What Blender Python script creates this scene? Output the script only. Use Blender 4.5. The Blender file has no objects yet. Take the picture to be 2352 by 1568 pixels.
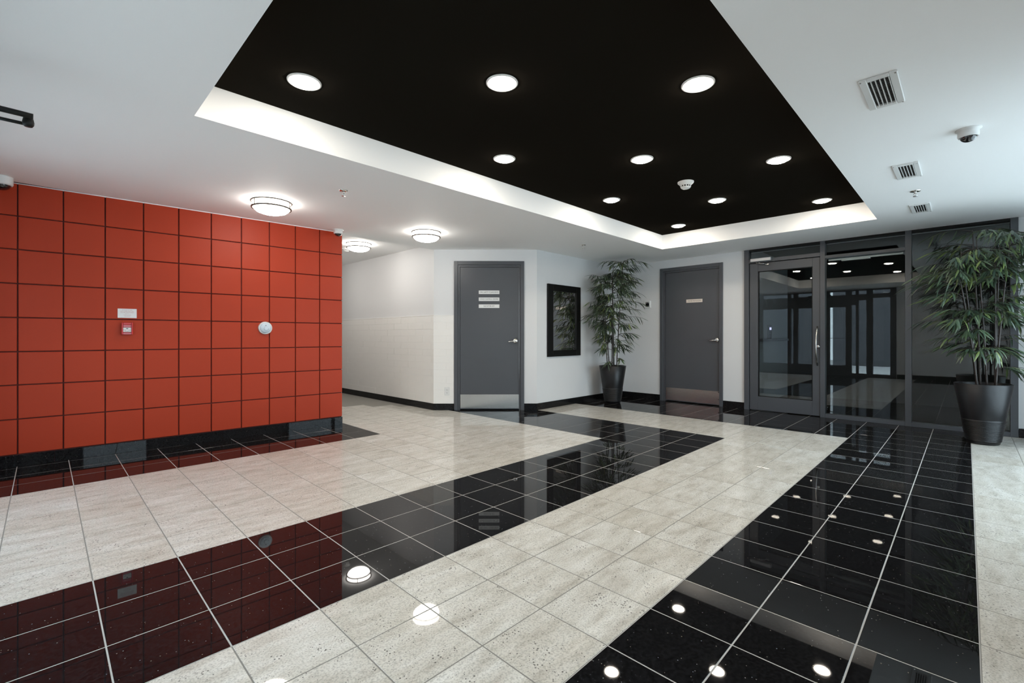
import bpy, bmesh, math, random
from mathutils import Vector, Matrix
random.seed(7)
PI = math.pi
C = bpy.context.scene.collection
S = bpy.context.scene

# ------------------------------------------------------------------ camera
YAW, CAMZ, FPX = 0.778, 1.06, 1059.4
cam_d = bpy.data.cameras.new('camera')
cam_d.sensor_width = 36.0
cam_d.lens = 36.0 * FPX / 2352.0
cam_d.shift_y = -12.0 / 2352.0
cam_d.clip_start = 0.02
cam = bpy.data.objects.new('camera', cam_d)
cam.location = (0, 0, CAMZ)
cam.rotation_euler = (PI / 2, 0, YAW - PI / 2)
C.objects.link(cam)
S.camera = cam

# ------------------------------------------------------------------ world, exposure
LENS_W, FLUSH_W, SKY_W = 100.0, 20.0, 5.5
world = bpy.data.worlds.new('overcast_sky')
S.world = world
world.use_nodes = True
_n = world.node_tree.nodes
_bg = _n['Background']
_bg.inputs[0].default_value = (0.78, 0.89, 1.0, 1)
_bg.inputs[1].default_value = SKY_W
S.view_settings.view_transform = 'Standard'
S.view_settings.look = 'None'
S.view_settings.exposure = 0.62
S.view_settings.gamma = 1.0
S.view_settings.use_curve_mapping = False
S.cycles.use_denoising = True
S.cycles.max_bounces = 8
S.cycles.diffuse_bounces = 6
S.cycles.glossy_bounces = 6
S.cycles.transparent_max_bounces = 16
S.cycles.caustics_reflective = False
S.cycles.caustics_refractive = False
S.cycles.sample_clamp_indirect = 6.0

# ------------------------------------------------------------------ materials
def new_mat(name):
    m = bpy.data.materials.new(name)
    m.use_nodes = True
    nt = m.node_tree
    b = nt.nodes['Principled BSDF']
    return m, nt, b

def link(nt, a, b): nt.links.new(a, b)

def plain(name, col, rough=0.5, metal=0.0, coat=0.0, bump=0.0, bscale=60.0, spec=0.5, var=0.0, vscale=6.0, aniso=0.0, coat_rough=0.05):
    m, nt, b = new_mat(name)
    b.inputs['Base Color'].default_value = (*col, 1)
    b.inputs['Roughness'].default_value = rough
    b.inputs['Metallic'].default_value = metal
    b.inputs['Specular IOR Level'].default_value = spec
    b.inputs['Coat Weight'].default_value = coat
    b.inputs['Coat Roughness'].default_value = coat_rough
    b.inputs['Anisotropic'].default_value = aniso
    tc = nt.nodes.new('ShaderNodeTexCoord')
    if bump or var:
        if bump:
            n = nt.nodes.new('ShaderNodeTexNoise'); n.inputs['Scale'].default_value = bscale
            n.inputs['Detail'].default_value = 3
            link(nt, tc.outputs['Object'], n.inputs['Vector'])
            bp = nt.nodes.new('ShaderNodeBump'); bp.inputs['Strength'].default_value = bump
            bp.inputs['Distance'].default_value = 0.002
            link(nt, n.outputs['Fac'], bp.inputs['Height']); link(nt, bp.outputs['Normal'], b.inputs['Normal'])
        if var:
            n = nt.nodes.new('ShaderNodeTexNoise'); n.inputs['Scale'].default_value = vscale
            n.inputs['Detail'].default_value = 5
            link(nt, tc.outputs['Object'], n.inputs['Vector'])
            mx = nt.nodes.new('ShaderNodeMix'); mx.data_type = 'RGBA'
            mx.inputs[6].default_value = (*[c * (1 - var) for c in col], 1)
            mx.inputs[7].default_value = (*[min(1, c * (1 + var)) for c in col], 1)
            link(nt, n.outputs['Fac'], mx.inputs[0]); link(nt, mx.outputs[2], b.inputs['Base Color'])
    return m

def ramp(nt, stops):
    r = nt.nodes.new('ShaderNodeValToRGB')
    el = r.color_ramp.elements
    while len(el) < len(stops): el.new(0.5)
    for e, (p, c) in zip(el, stops):
        e.position = p; e.color = (*c, 1)
    return r

def tile_coord(nt):
    tc = nt.nodes.new('ShaderNodeTexCoord')
    oi = nt.nodes.new('ShaderNodeObjectInfo')
    mul = nt.nodes.new('ShaderNodeMath'); mul.operation = 'MULTIPLY'; mul.inputs[1].default_value = 57.0
    link(nt, oi.outputs['Random'], mul.inputs[0])
    add = nt.nodes.new('ShaderNodeVectorMath'); add.operation = 'ADD'
    link(nt, tc.outputs['Object'], add.inputs[0]); link(nt, mul.outputs[0], add.inputs[1])
    return add.outputs[0], oi

def white_granite():
    m, nt, b = new_mat('pale_granite')
    v, oi = tile_coord(nt)
    mp = nt.nodes.new('ShaderNodeMapping'); mp.inputs['Scale'].default_value = (1.0, 3.2, 1.0)
    link(nt, v, mp.inputs['Vector'])
    n1 = nt.nodes.new('ShaderNodeTexNoise'); n1.inputs['Scale'].default_value = 5.0; n1.inputs['Detail'].default_value = 8; n1.inputs['Roughness'].default_value = 0.62
    link(nt, mp.outputs[0], n1.inputs['Vector'])
    r1 = ramp(nt, [(0.30, (0.48, 0.45, 0.395)), (0.47, (0.62, 0.60, 0.545)), (0.70, (0.74, 0.73, 0.69))])
    link(nt, n1.outputs['Fac'], r1.inputs[0])
    # fine grey grain
    n2 = nt.nodes.new('ShaderNodeTexNoise'); n2.inputs['Scale'].default_value = 150.0; n2.inputs['Detail'].default_value = 4
    link(nt, v, n2.inputs['Vector'])
    r2 = ramp(nt, [(0.36, (0.62, 0.62, 0.62)), (0.55, (1, 1, 1))])
    link(nt, n2.outputs['Fac'], r2.inputs[0])
    mx = nt.nodes.new('ShaderNodeMix'); mx.data_type = 'RGBA'; mx.blend_type = 'MULTIPLY'; mx.inputs[0].default_value = 0.75
    link(nt, r1.outputs[0], mx.inputs[6]); link(nt, r2.outputs[0], mx.inputs[7])
    # dark specks
    vo = nt.nodes.new('ShaderNodeTexVoronoi'); vo.inputs['Scale'].default_value = 75.0
    link(nt, v, vo.inputs['Vector'])
    n3 = nt.nodes.new('ShaderNodeTexNoise'); n3.inputs['Scale'].default_value = 14.0; n3.inputs['Detail'].default_value = 2
    link(nt, v, n3.inputs['Vector'])
    thr = nt.nodes.new('ShaderNodeMapRange'); thr.inputs[1].default_value = 0.42; thr.inputs[2].default_value = 0.72
    thr.inputs[3].default_value = 0.06; thr.inputs[4].default_value = 0.30
    link(nt, n3.outputs['Fac'], thr.inputs[0])
    lt = nt.nodes.new('ShaderNodeMath'); lt.operation = 'LESS_THAN'
    link(nt, vo.outputs['Distance'], lt.inputs[0]); link(nt, thr.outputs[0], lt.inputs[1])
    mx2 = nt.nodes.new('ShaderNodeMix'); mx2.data_type = 'RGBA'
    mx2.inputs[7].default_value = (0.17, 0.16, 0.15, 1)
    link(nt, lt.outputs[0], mx2.inputs[0]); link(nt, mx.outputs[2], mx2.inputs[6])
    # tile-to-tile shade
    r4 = ramp(nt, [(0.0, (0.90, 0.88, 0.85)), (1.0, (1.0, 1.0, 1.0))])
    link(nt, oi.outputs['Random'], r4.inputs[0])
    mx3 = nt.nodes.new('ShaderNodeMix'); mx3.data_type = 'RGBA'; mx3.blend_type = 'MULTIPLY'; mx3.inputs[0].default_value = 1.0
    link(nt, mx2.outputs[2], mx3.inputs[6]); link(nt, r4.outputs[0], mx3.inputs[7])
    link(nt, mx3.outputs[2], b.inputs['Base Color'])
    b.inputs['Roughness'].default_value = 0.4
    b.inputs['Specular IOR Level'].default_value = 0.15
    b.inputs['Coat Weight'].default_value = 0.62
    b.inputs['Coat Roughness'].default_value = 0.03
    return m

def black_granite(name='black_granite'):
    m, nt, b = new_mat(name)
    v, oi = tile_coord(nt)
    vo = nt.nodes.new('ShaderNodeTexVoronoi'); vo.inputs['Scale'].default_value = 120.0
    link(nt, v, vo.inputs['Vector'])
    wn = nt.nodes.new('ShaderNodeSeparateColor'); link(nt, vo.outputs['Color'], wn.inputs[0])
    g = nt.nodes.new('ShaderNodeMath'); g.operation = 'GREATER_THAN'; g.inputs[1].default_value = 0.965
    link(nt, wn.outputs[0], g.inputs[0])
    l = nt.nodes.new('ShaderNodeMath'); l.operation = 'LESS_THAN'; l.inputs[1].default_value = 0.22
    link(nt, vo.outputs['Distance'], l.inputs[0])
    a = nt.nodes.new('ShaderNodeMath'); a.operation = 'MULTIPLY'
    link(nt, g.outputs[0], a.inputs[0]); link(nt, l.outputs[0], a.inputs[1])
    n = nt.nodes.new('ShaderNodeTexNoise'); n.inputs['Scale'].default_value = 90.0; n.inputs['Detail'].default_value = 4
    link(nt, v, n.inputs['Vector'])
    r = ramp(nt, [(0.4, (0.0055, 0.0055, 0.006)), (0.72, (0.015, 0.015, 0.0165))])
    link(nt, n.outputs['Fac'], r.inputs[0])
    mx = nt.nodes.new('ShaderNodeMix'); mx.data_type = 'RGBA'
    r3 = ramp(nt, [(0.0, (0.20, 0.165, 0.11)), (1.0, (0.16, 0.18, 0.22))])
    link(nt, wn.outputs[1], r3.inputs[0])
    link(nt, a.outputs[0], mx.inputs[0]); link(nt, r.outputs[0], mx.inputs[6]); link(nt, r3.outputs[0], mx.inputs[7])
    link(nt, mx.outputs[2], b.inputs['Base Color'])
    b.inputs['Roughness'].default_value = 0.30
    b.inputs['Specular IOR Level'].default_value = 0.0
    b.inputs['Coat Weight'].default_value = 0.78
    b.inputs['Coat Roughness'].default_value = 0.02
    b.inputs['Coat IOR'].default_value = 1.40
    return m

def glass_mat(name, tint=(0.86, 0.9, 0.9)):
    m, nt, b = new_mat(name)
    nt.nodes.remove(b)
    out = nt.nodes['Material Output']
    geo = nt.nodes.new('ShaderNodeNewGeometry')
    d = nt.nodes.new('ShaderNodeVectorMath'); d.operation = 'DOT_PRODUCT'
    link(nt, geo.outputs['Normal'], d.inputs[0]); link(nt, geo.outputs['Incoming'], d.inputs[1])
    ab = nt.nodes.new('ShaderNodeMath'); ab.operation = 'ABSOLUTE'; link(nt, d.outputs['Value'], ab.inputs[0])
    om = nt.nodes.new('ShaderNodeMath'); om.operation = 'SUBTRACT'; om.inputs[0].default_value = 1.0; link(nt, ab.outputs[0], om.inputs[1])
    pw = nt.nodes.new('ShaderNodeMath'); pw.operation = 'POWER'; pw.inputs[1].default_value = 5.0; link(nt, om.outputs[0], pw.inputs[0])
    ma = nt.nodes.new('ShaderNodeMath'); ma.operation = 'MULTIPLY_ADD'; ma.inputs[1].default_value = 0.95; ma.inputs[2].default_value = 0.05
    link(nt, pw.outputs[0], ma.inputs[0])
    tr = nt.nodes.new('ShaderNodeBsdfTransparent'); tr.inputs[0].default_value = (*tint, 1)
    gl = nt.nodes.new('ShaderNodeBsdfGlossy'); gl.inputs['Roughness'].default_value = 0.0
    gl.inputs['Color'].default_value = (1, 1, 1, 1)
    mx = nt.nodes.new('ShaderNodeMixShader')
    link(nt, ma.outputs[0], mx.inputs[0]); link(nt, tr.outputs[0], mx.inputs[1]); link(nt, gl.outputs[0], mx.inputs[2])
    link(nt, mx.outputs[0], out.inputs['Surface'])
    return m

def emit(name, col, strength):
    m, nt, b = new_mat(name)
    b.inputs['Base Color'].default_value = (0.8, 0.8, 0.8, 1)
    b.inputs['Emission Color'].default_value = (*col, 1)
    b.inputs['Emission Strength'].default_value = strength
    return m

def leaf_mat(name, island):
    m, nt, b = new_mat(name)
    if island:
        geo = nt.nodes.new('ShaderNodeNewGeometry'); src = geo.outputs['Random Per Island']
    else:
        oi = nt.nodes.new('ShaderNodeObjectInfo'); src = oi.outputs['Random']
    r = ramp(nt, [(0.0, (0.026, 0.045, 0.030)), (0.35, (0.042, 0.072, 0.042)), (0.68, (0.075, 0.108, 0.062)), (0.86, (0.10, 0.155, 0.055)), (1.0, (0.165, 0.21, 0.055))])
    link(nt, src, r.inputs[0])
    tc = nt.nodes.new('ShaderNodeTexCoord')
    n = nt.nodes.new('ShaderNodeTexNoise'); n.inputs['Scale'].default_value = 30.0
    link(nt, tc.outputs['Object'], n.inputs['Vector'])
    mx = nt.nodes.new('ShaderNodeMix'); mx.data_type = 'RGBA'; mx.blend_type = 'OVERLAY'; mx.inputs[0].default_value = 0.3
    link(nt, r.outputs[0], mx.inputs[6]); link(nt, n.outputs['Color'], mx.inputs[7])
    link(nt, mx.outputs[2], b.inputs['Base Color'])
    b.inputs['Roughness'].default_value = 0.36
    b.inputs['Specular IOR Level'].default_value = 0.7
    b.inputs['Transmission Weight'].default_value = 0.0
    return m

M = {}
M['white_wall'] = plain('white_wall_paint', (0.72, 0.72, 0.725), 0.55, bump=0.12, bscale=120)
M['white_ceiling'] = plain('white_ceiling_paint', (0.94, 0.94, 0.94), 0.7, bump=0.08, bscale=90)
M['black_ceiling'] = plain('black_ceiling_paint', (0.013, 0.0112, 0.009), 0.6, spec=0.0)
M['brick_paint'] = plain('white_brick_paint', (0.83, 0.81, 0.78), 0.5, bump=0.35, bscale=60, var=0.03, vscale=3)
M['red'] = plain('red_panel_paint', (0.415, 0.037, 0.008), 0.5, bump=0.04, bscale=200, var=0.04, vscale=2, spec=0.3)
M['red_joint'] = plain('dark_red_joint', (0.10, 0.010, 0.006), 0.7)
M['tile_white'] = white_granite()
M['tile_black'] = black_granite()
M['base_black'] = black_granite('black_granite_base')
M['grout'] = plain('grey_grout', (0.22, 0.21, 0.19), 0.9, bump=0.2, bscale=300)
M['grout_sheen'] = plain('painted_sheen_grout', (0.42, 0.41, 0.39), 0.8, bump=0.2, bscale=300)  # same grout, coloured paler between black tiles to imitate its reflected light
M['grey_metal'] = plain('grey_door_paint', (0.072, 0.076, 0.086), 0.36, bump=0.03, bscale=150, var=0.05, vscale=3)
M['frame_metal'] = plain('charcoal_frame_metal', (0.068, 0.072, 0.082), 0.34, var=0.04, vscale=4)
M['steel'] = plain('brushed_steel', (0.50, 0.49, 0.47), 0.26, metal=1.0, bump=0.05, bscale=300, aniso=0.6)
M['chrome'] = plain('chrome', (0.80, 0.79, 0.77), 0.14, metal=1.0)
M['nickel'] = plain('brown_nickel', (0.12, 0.10, 0.085), 0.45, metal=0.7)
M['silver'] = plain('silver_paint', (0.55, 0.55, 0.56), 0.35, metal=0.6)
M['white_plastic'] = plain('white_plastic', (0.74, 0.74, 0.73), 0.35)
M['pale_plastic'] = plain('pale_blue_plastic', (0.58, 0.68, 0.76), 0.3)
M['sign_white'] = plain('white_sign_plate', (0.78, 0.78, 0.77), 0.4)
M['sign_cream'] = plain('cream_sign_plate', (0.80, 0.70, 0.62), 0.4)
M['ink'] = plain('dark_ink', (0.05, 0.05, 0.055), 0.6)
M['red_ink'] = plain('faded_red_ink', (0.48, 0.22, 0.22), 0.6)
M['alarm_red'] = plain('alarm_red_plastic', (0.52, 0.012, 0.014), 0.3)
M['alarm_pink'] = plain('pink_plastic_handle', (0.58, 0.14, 0.17), 0.3)
M['black_frame'] = plain('black_lacquer', (0.005, 0.005, 0.005), 0.35, spec=0.2)
M['black_metal'] = plain('black_metal', (0.006, 0.006, 0.006), 0.45, spec=0.25)
M['black_gap'] = plain('black_void', (0.006, 0.006, 0.006), 0.9)
M['dome'] = plain('smoked_dome', (0.008, 0.008, 0.010), 0.04, coat=1.0)
M['mirror'] = plain('mirror_silvering', (0.86, 0.87, 0.87), 0.0, metal=1.0)
M['glass'] = glass_mat('clear_glass')
M['lens'] = emit('warm_led_lens', (1.0, 0.90, 0.76), LENS_W)
M['flush'] = emit('white_glass_diffuser', (1.0, 0.95, 0.88), FLUSH_W)
M['screen'] = emit('intercom_screen', (0.50, 0.48, 0.85), 1.2)
M['pot'] = plain('charcoal_pot', (0.008, 0.008, 0.0092), 0.36, spec=0.35, bump=0.25, bscale=70, var=0.5, vscale=14)
M['soil'] = plain('dark_soil', (0.010, 0.008, 0.006), 0.95, bump=0.6, bscale=40)
M['stem'] = plain('dark_bamboo_stem', (0.035, 0.027, 0.024), 0.4, var=0.4, vscale=9)
M['leaf'] = leaf_mat('bamboo_leaf', False)
M['leaf_mass'] = leaf_mat('bamboo_leaf_mass', True)
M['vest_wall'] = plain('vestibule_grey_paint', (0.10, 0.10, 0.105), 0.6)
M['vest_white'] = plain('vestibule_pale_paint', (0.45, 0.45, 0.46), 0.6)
M['vest_shade'] = plain('vestibule_painted_shade', (0.012, 0.012, 0.013), 0.6)  # near-black colour stands in for the unlit vestibule behind the reflections
M['concrete'] = plain('pavement_concrete', (0.66, 0.66, 0.65), 0.9, bump=0.3, bscale=20, var=0.1)
M['grey_cladding'] = plain('grey_cladding', (0.10, 0.10, 0.11), 0.8, var=0.1)

# ------------------------------------------------------------------ mesh builder
class MB:
    def __init__(s): s.bm = bmesh.new()
    def box(s, x0, x1, y0, y1, z0, z1, bev=0.0):
        vs = [s.bm.verts.new((x, y, z)) for x in (x0, x1) for y in (y0, y1) for z in (z0, z1)]
        fs = [(0, 1, 3, 2), (4, 6, 7, 5), (0, 4, 5, 1), (2, 3, 7, 6), (0, 2, 6, 4), (1, 5, 7, 3)]
        faces = [s.bm.faces.new([vs[i] for i in f]) for f in fs]
        if bev:
            es = list({e for f in faces for e in f.edges})
            bmesh.ops.bevel(s.bm, geom=es, offset=bev, segments=1, affect='EDGES')
        return s
    def quad(s, *pts):
        s.bm.faces.new([s.bm.verts.new(p) for p in pts]); return s
    def prism(s, pts, z0, z1):
        lo = [s.bm.verts.new((x, y, z0)) for x, y in pts]; hi = [s.bm.verts.new((x, y, z1)) for x, y in pts]
        n = len(pts)
        s.bm.faces.new(list(reversed(lo))); s.bm.faces.new(hi)
        for i in range(n): s.bm.faces.new([lo[i], lo[(i + 1) % n], hi[(i + 1) % n], hi[i]])
        return s
    def lathe(s, prof, seg=32, mat=None, smooth=True):
        """profile of (r, z), revolved about z; mat maps it elsewhere"""
        rings = []
        for r, z in prof:
            if r < 1e-6: rings.append([s.bm.verts.new((0, 0, z))])
            else: rings.append([s.bm.verts.new((r * math.cos(2 * PI * i / seg), r * math.sin(2 * PI * i / seg), z)) for i in range(seg)])
        for a, b in zip(rings, rings[1:]):
            for i in range(seg):
                j = (i + 1) % seg
                if len(a) == 1 and len(b) == 1: continue
                if len(a) == 1: f = s.bm.faces.new([a[0], b[j], b[i]])
                elif len(b) == 1: f = s.bm.faces.new([a[i], a[j], b[0]])
                else: f = s.bm.faces.new([a[i], a[j], b[j], b[i]])
                f.smooth = smooth
        if mat is not None:
            for r in rings:
                for v in r: v.co = mat @ v.co
        return s
    def tube(s, pts, rad, seg=8, smooth=True):
        pts = [Vector(p) for p in pts]
        if not isinstance(rad, (list, tuple)): rad = [rad] * len(pts)
        rings = []
        up = None
        for i, p in enumerate(pts):
            t = (pts[min(i + 1, len(pts) - 1)] - pts[max(i - 1, 0)]).normalized()
            if up is None:
                up = Vector((0, 0, 1)) if abs(t.z) < 0.9 else Vector((1, 0, 0))
            x = t.cross(up).normalized(); up = x.cross(t).normalized()
            rings.append([s.bm.verts.new(p + rad[i] * (math.cos(2 * PI * k / seg) * x + math.sin(2 * PI * k / seg) * up)) for k in range(seg)])
        for a, b in zip(rings, rings[1:]):
            for k in range(seg):
                f = s.bm.faces.new([a[k], b[k], b[(k + 1) % seg], a[(k + 1) % seg]]); f.smooth = smooth
        s.bm.faces.new(rings[0]); s.bm.faces.new(list(reversed(rings[-1])))
        return s
    def mesh(s, name, mats):
        bmesh.ops.recalc_face_normals(s.bm, faces=s.bm.faces)
        me = bpy.data.meshes.new(name); s.bm.to_mesh(me); s.bm.free()
        for m in (mats if isinstance(mats, (list, tuple)) else [mats]): me.materials.append(m)
        return me
    def build(s, name, mat, parent=None, loc=(0, 0, 0), rot=0):
        return put(name, s.mesh(name, mat), parent, loc, rot)

def put(name, me, parent=None, loc=(0, 0, 0), rot=0):
    o = bpy.data.objects.new(name, me); C.objects.link(o)
    o.location = loc; o.rotation_euler = (0, 0, rot)
    if parent: o.parent = parent
    return o

def tag(o, label=None, cat=None, group=None, kind=None):
    if label: o['label'] = label
    if cat: o['category'] = cat
    if group: o['group'] = group
    if kind: o['kind'] = kind
    return o

def thing(name, label, cat, loc=(0, 0, 0), rot=0, group=None, kind=None):
    o = bpy.data.objects.new(name, None); C.objects.link(o)
    o.empty_display_size = 0.1
    o.location = loc; o.rotation_euler = (0, 0, rot)
    return tag(o, label, cat, group, kind)

def copy_tree(root, loc, rot=None, label=None):
    r = root.copy(); C.objects.link(r); r.location = loc
    if rot is not None: r.rotation_euler = (0, 0, rot)
    if label: r['label'] = label
    for ch in list(root.children):
        c = ch.copy(); C.objects.link(c); c.parent = r
        for g in ch.children:
            d = g.copy(); C.objects.link(d); d.parent = c
    return r

YX = Matrix.Rotation(PI / 2, 4, 'X')      # turns a lathe about z so that its +z points along -y (out of a wall)

def text(body, size, width, mat, parent, x, y, z, bold=0.0, name='lettering'):
    """flat lettering on a wall frame: centred on (x, z), front at y; letters read along +x, up +z, facing -y"""
    cu = bpy.data.curves.new('lettering', 'FONT')
    cu.body = body; cu.size = size; cu.align_x = 'CENTER'; cu.align_y = 'CENTER'; cu.offset = bold
    cu.resolution_u = 2
    o = bpy.data.objects.new('tmp', cu); C.objects.link(o)
    dg = bpy.context.evaluated_depsgraph_get()
    me = bpy.data.meshes.new_from_object(o.evaluated_get(dg))
    bpy.data.objects.remove(o)
    xs = [v.co.x for v in me.vertices]
    k = width / (max(xs) - min(xs)) if width else 1.0
    for v in me.vertices: v.co = Vector((x + v.co.x * k, y, z + v.co.y))
    me.materials.clear(); me.materials.append(mat)
    return put(name, me, parent)

# ------------------------------------------------------------------ plan
CEIL, RECESS, HALLC = 2.305, 2.508, 2.385
BX = 7.17                     # storefront / far wall plane (x)
MY = 4.40                     # mirror wall plane (y)
HX = 3.93                     # hall wall plane (x)
RX = -0.75                    # rear wall plane
RY = -0.90                    # window wall on the right
D0 = Vector((3.93, 5.445)); D1 = Vector((4.975, 4.40)); DROT = -PI / 4; DLEN = (D1 - D0).length
R0 = Vector((2.52, 5.345)); RROT = -math.atan2(0.165, 2.82)
RDIR = Vector((math.cos(RROT), math.sin(RROT)))
RL = 3.30                     # length of the red wall
BASEH = 0.095

# ------------------------------------------------------------------ floor
floor = MB().prism([(RX - .3, RY - .3), (9.9, RY - .3), (9.9, 10.4), (RX - .3, 10.4)], -0.12, -0.0008).build('floor', M['grout'])
tag(floor, 'polished lobby floor of pale and black granite tiles in nested bands', 'floor', kind='structure')
TA, A0, TB, B0 = 0.302, 1.357, 0.3038, 0.8781
def tile_mesh(nm, mat):
    return MB().box(-TA / 2 + .0023, TA / 2 - .0023, -TB / 2 + .0024, TB / 2 - .0024, -0.012, 0.0, 0.0007).mesh(nm, mat)
tm = {0: tile_mesh('tile_pale', M['tile_white']), 1: tile_mesh('tile_black', M['tile_black'])}
def is_black(k, j):
    # k, j: indices of the tile whose low corner is grid line k (along x), j (along y)
    if k < -6: return j >= -3
    if j < -3: return False
    if j >= 12 and k < 4: return True
    if k >= 15 or j < 0: return True
    if k >= 12 or j < 3: return False
    if k >= 9 or j < 6: return True
    return False
cand = []
fw = Vector((math.cos(YAW), math.sin(YAW)))
rt = Vector((math.sin(YAW), -math.cos(YAW)))
for k in range(-7, 29):
    for j in range(-6, 31):
        x, y = A0 + TA * (k + .5), B0 + TB * (j + .5)
        if j > 14 and (k > 8): continue
        if x > BX + .14 and not (-0.5 < y < 2.4): continue
        if x > 9.5: continue
        if x + y > D0.x + D0.y + .45 and y > MY + .15: continue
        p = Vector((x, y)); d = p.dot(fw); u = p.dot(rt) / d if d > .3 else 9
        vis = d > 1.2 and abs(u) < 1.25 and x < BX + .05 and not (y > 5.5 and x < 2.5)
        cand.append((0 if vis else 1, d if d > 0 else 99, k, j, x, y))
cand.sort()
rest = {0: MB(), 1: MB()}
for n, (vz, d, k, j, x, y) in enumerate(cand):
    b = int(is_black(k, j))
    if n < 300:
        put('tile', tm[b], floor, (x, y, 0))
    else:
        rest[b].box(x - TA / 2 + .0023, x + TA / 2 - .0023, y - TB / 2 + .0024, y + TB / 2 - .0024, -0.012, 0.0)
tag(rest[0].build('pale_tiles', M['tile_white'], floor), kind='stuff')
tag(rest[1].build('black_tiles', M['tile_black'], floor), kind='stuff')

gb = MB()
for (k0, k1, j0, j1) in ((9, 12, 3, 13), (-6, 9, 3, 6), (15, 26, -3, 13), (-6, 15, -3, 0), (-6, 4, 12, 16), (-8, -6, -3, 16)):
    gb.box(A0 + TA * k0, A0 + TA * k1, B0 + TB * j0, B0 + TB * j1, -.004, -.0006)
tag(gb.build('grout_bed', M['grout_sheen'], floor), kind='stuff')

# ------------------------------------------------------------------ ceiling
CA1, CA2, CB1, CB2 = 0.596, 6.220, 0.677, 3.107
LIPY = 5.47
cb = MB()
cb.box(RX - .3, CA1, RY - .3, LIPY, CEIL, RECESS + .02)
cb.box(CA2, BX + .3, RY - .3, LIPY, CEIL, RECESS + .02)
cb.box(CA1, CA2, RY - .3, CB1, CEIL, RECESS + .02)
cb.box(CA1, CA2, CB2, LIPY, CEIL, RECESS + .02)
ceil = cb.build('ceiling', M['white_ceiling'])
tag(ceil, 'flat white lobby ceiling around a black recessed panel', 'ceiling', kind='structure')
MB().box(CA1 - .05, CA2 + .05, CB1 - .05, CB2 + .05, RECESS, RECESS + .015).build('recess_panel', M['black_ceiling'], ceil)
hc = MB().box(RX - .3, HX + 1.2, LIPY, 10.4, HALLC, RECESS + .02).build('ceiling_hall', M['white_ceiling'])
tag(hc, 'slightly higher white ceiling of the hallway behind the red wall', 'ceiling', kind='structure')
# roof slab keeps daylight out of the joints
MB().box(RX - .4, 10.0, RY - .4, 10.5, RECESS + .02, RECESS + .12).build('roof_slab', M['white_ceiling'], ceil)

# ------------------------------------------------------------------ walls
# red wall: local x runs left to right, origin at its left end
rw = thing('wall_left', 'red panelled feature wall of square panels with dark joints', 'wall',
           (R0.x - RL * RDIR.x, R0.y - RL * RDIR.y, 0), RROT, kind='structure')
MB().box(0, RL - .006, .014, .24, 0, RECESS).build('wall_core', M['red_joint'], rw)
MB().box(RL - .012, RL - .002, .016, .24, 0, RECESS).build('wall_end', M['white_wall'], rw)
PW, GAP = 0.2675, 0.009
cols = []
x1 = RL
while x1 > 0.02:
    cols.append((max(0, x1 - PW), x1)); x1 -= PW
RZ = [0.097, 0.385, 0.663, 0.934, 1.212, 1.489, 1.766, 2.038, CEIL + .003]
pm = {}
for (xa, xb) in cols:
    for za, zb in zip(RZ, RZ[1:]):
        key = (round(xb - xa, 4), round(zb - za, 4))
        if key not in pm:
            w, h = xb - xa, zb - za
            top = -.004 if zb > CEIL else -GAP / 2
            pm[key] = MB().box(GAP / 2, w - (0 if False else GAP / 2), 0, .016, GAP / 2, h + top, .0025).mesh('red_panel', M['red'])
        put('panel', pm[key], rw, (xa, 0, za))
bb = thing('baseboard_left', 'black granite skirting along the foot of the red wall', 'baseboard', rw.location, RROT, kind='structure')
xx = 0.0
for ln in (0.23, .61, .61, .61, .61, .63):
    MB().box(xx + .001, xx + ln - .001, -.004, .02, 0, BASEH - .002, .001).build('base_slab', M['base_black'], bb); xx += ln
tag(MB().box(0, RL, -.003, .02, CEIL - .006, CEIL).build('trim_1', M['white_ceiling'], None, rw.location, RROT), 'thin white bead between red wall and ceiling', 'trim', kind='structure')

def wall(name, x, rot_org, rot, holes, length, mat, label, thick=.2, top=RECESS, cat='wall'):
    """wall slab in frame (origin rot_org, local x along the wall), with rectangular holes (x0,x1,z0,z1)"""
    mb = MB(); cur = 0.0
    for (x0, x1, z0, z1) in sorted(holes):
        if x0 > cur: mb.box(cur, x0, 0, thick, 0, top)
        if z0 > 0: mb.box(x0, x1, 0, thick, 0, z0)
        if z1 < top: mb.box(x0, x1, 0, thick, z1, top)
        cur = x1
    if cur < length: mb.box(cur, length, 0, thick, 0, top)
    o = mb.build(name, mat, None, (*rot_org, 0), rot)
    return tag(o, label, cat, kind='structure')

wh = wall('wall_hall', 0, (HX, 10.2), -PI / 2, [], 10.2 - D0.y, M['white_wall'], 'white hallway wall with painted brick lower half')
wd = wall('wall_diagonal', 0, (D0.x, D0.y), DROT, [(.30, 1.285, 0, 2.125)], DLEN, M['white_wall'], 'short diagonal white wall holding the door with three signs')
wm = wall('wall_back', 0, (D1.x, MY), 0, [], BX - D1.x + .2, M['white_wall'], 'white wall with the black framed mirror')
wf = wall('wall_right', 0, (BX, MY), -PI / 2, [(.80, 1.78, 0, 2.158), (2.10, 4.787, 0, CEIL)], MY - RY + .2, M['white_wall'], 'white far wall holding the grey door and glazed entrance')
wr = wall('wall_rear', 0, (RX, RY), PI / 2, [(2.16, 5.60, 0, 2.29)], 6.6, M['white_wall'], 'white wall behind the viewpoint with glazed entrance doors')
ww = wall('wall_window_side', 0, (BX, RY), PI, [(.57, 3.87, .10, 2.24), (6.40, 7.46, .10, 2.24)], BX - RX, M['white_wall'], 'white outer wall with large windows to the right of the view')
hw = wall('wall_hall_end', 0, (RX, 10.2), 0, [], HX - RX + .2, M['white_wall'], 'end wall of the hallway')
hw2 = wall('wall_hall_left', 0, (RX, 5.5), PI / 2, [], 4.8, M['white_wall'], 'side wall of the hallway hidden behind the red wall')

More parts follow.
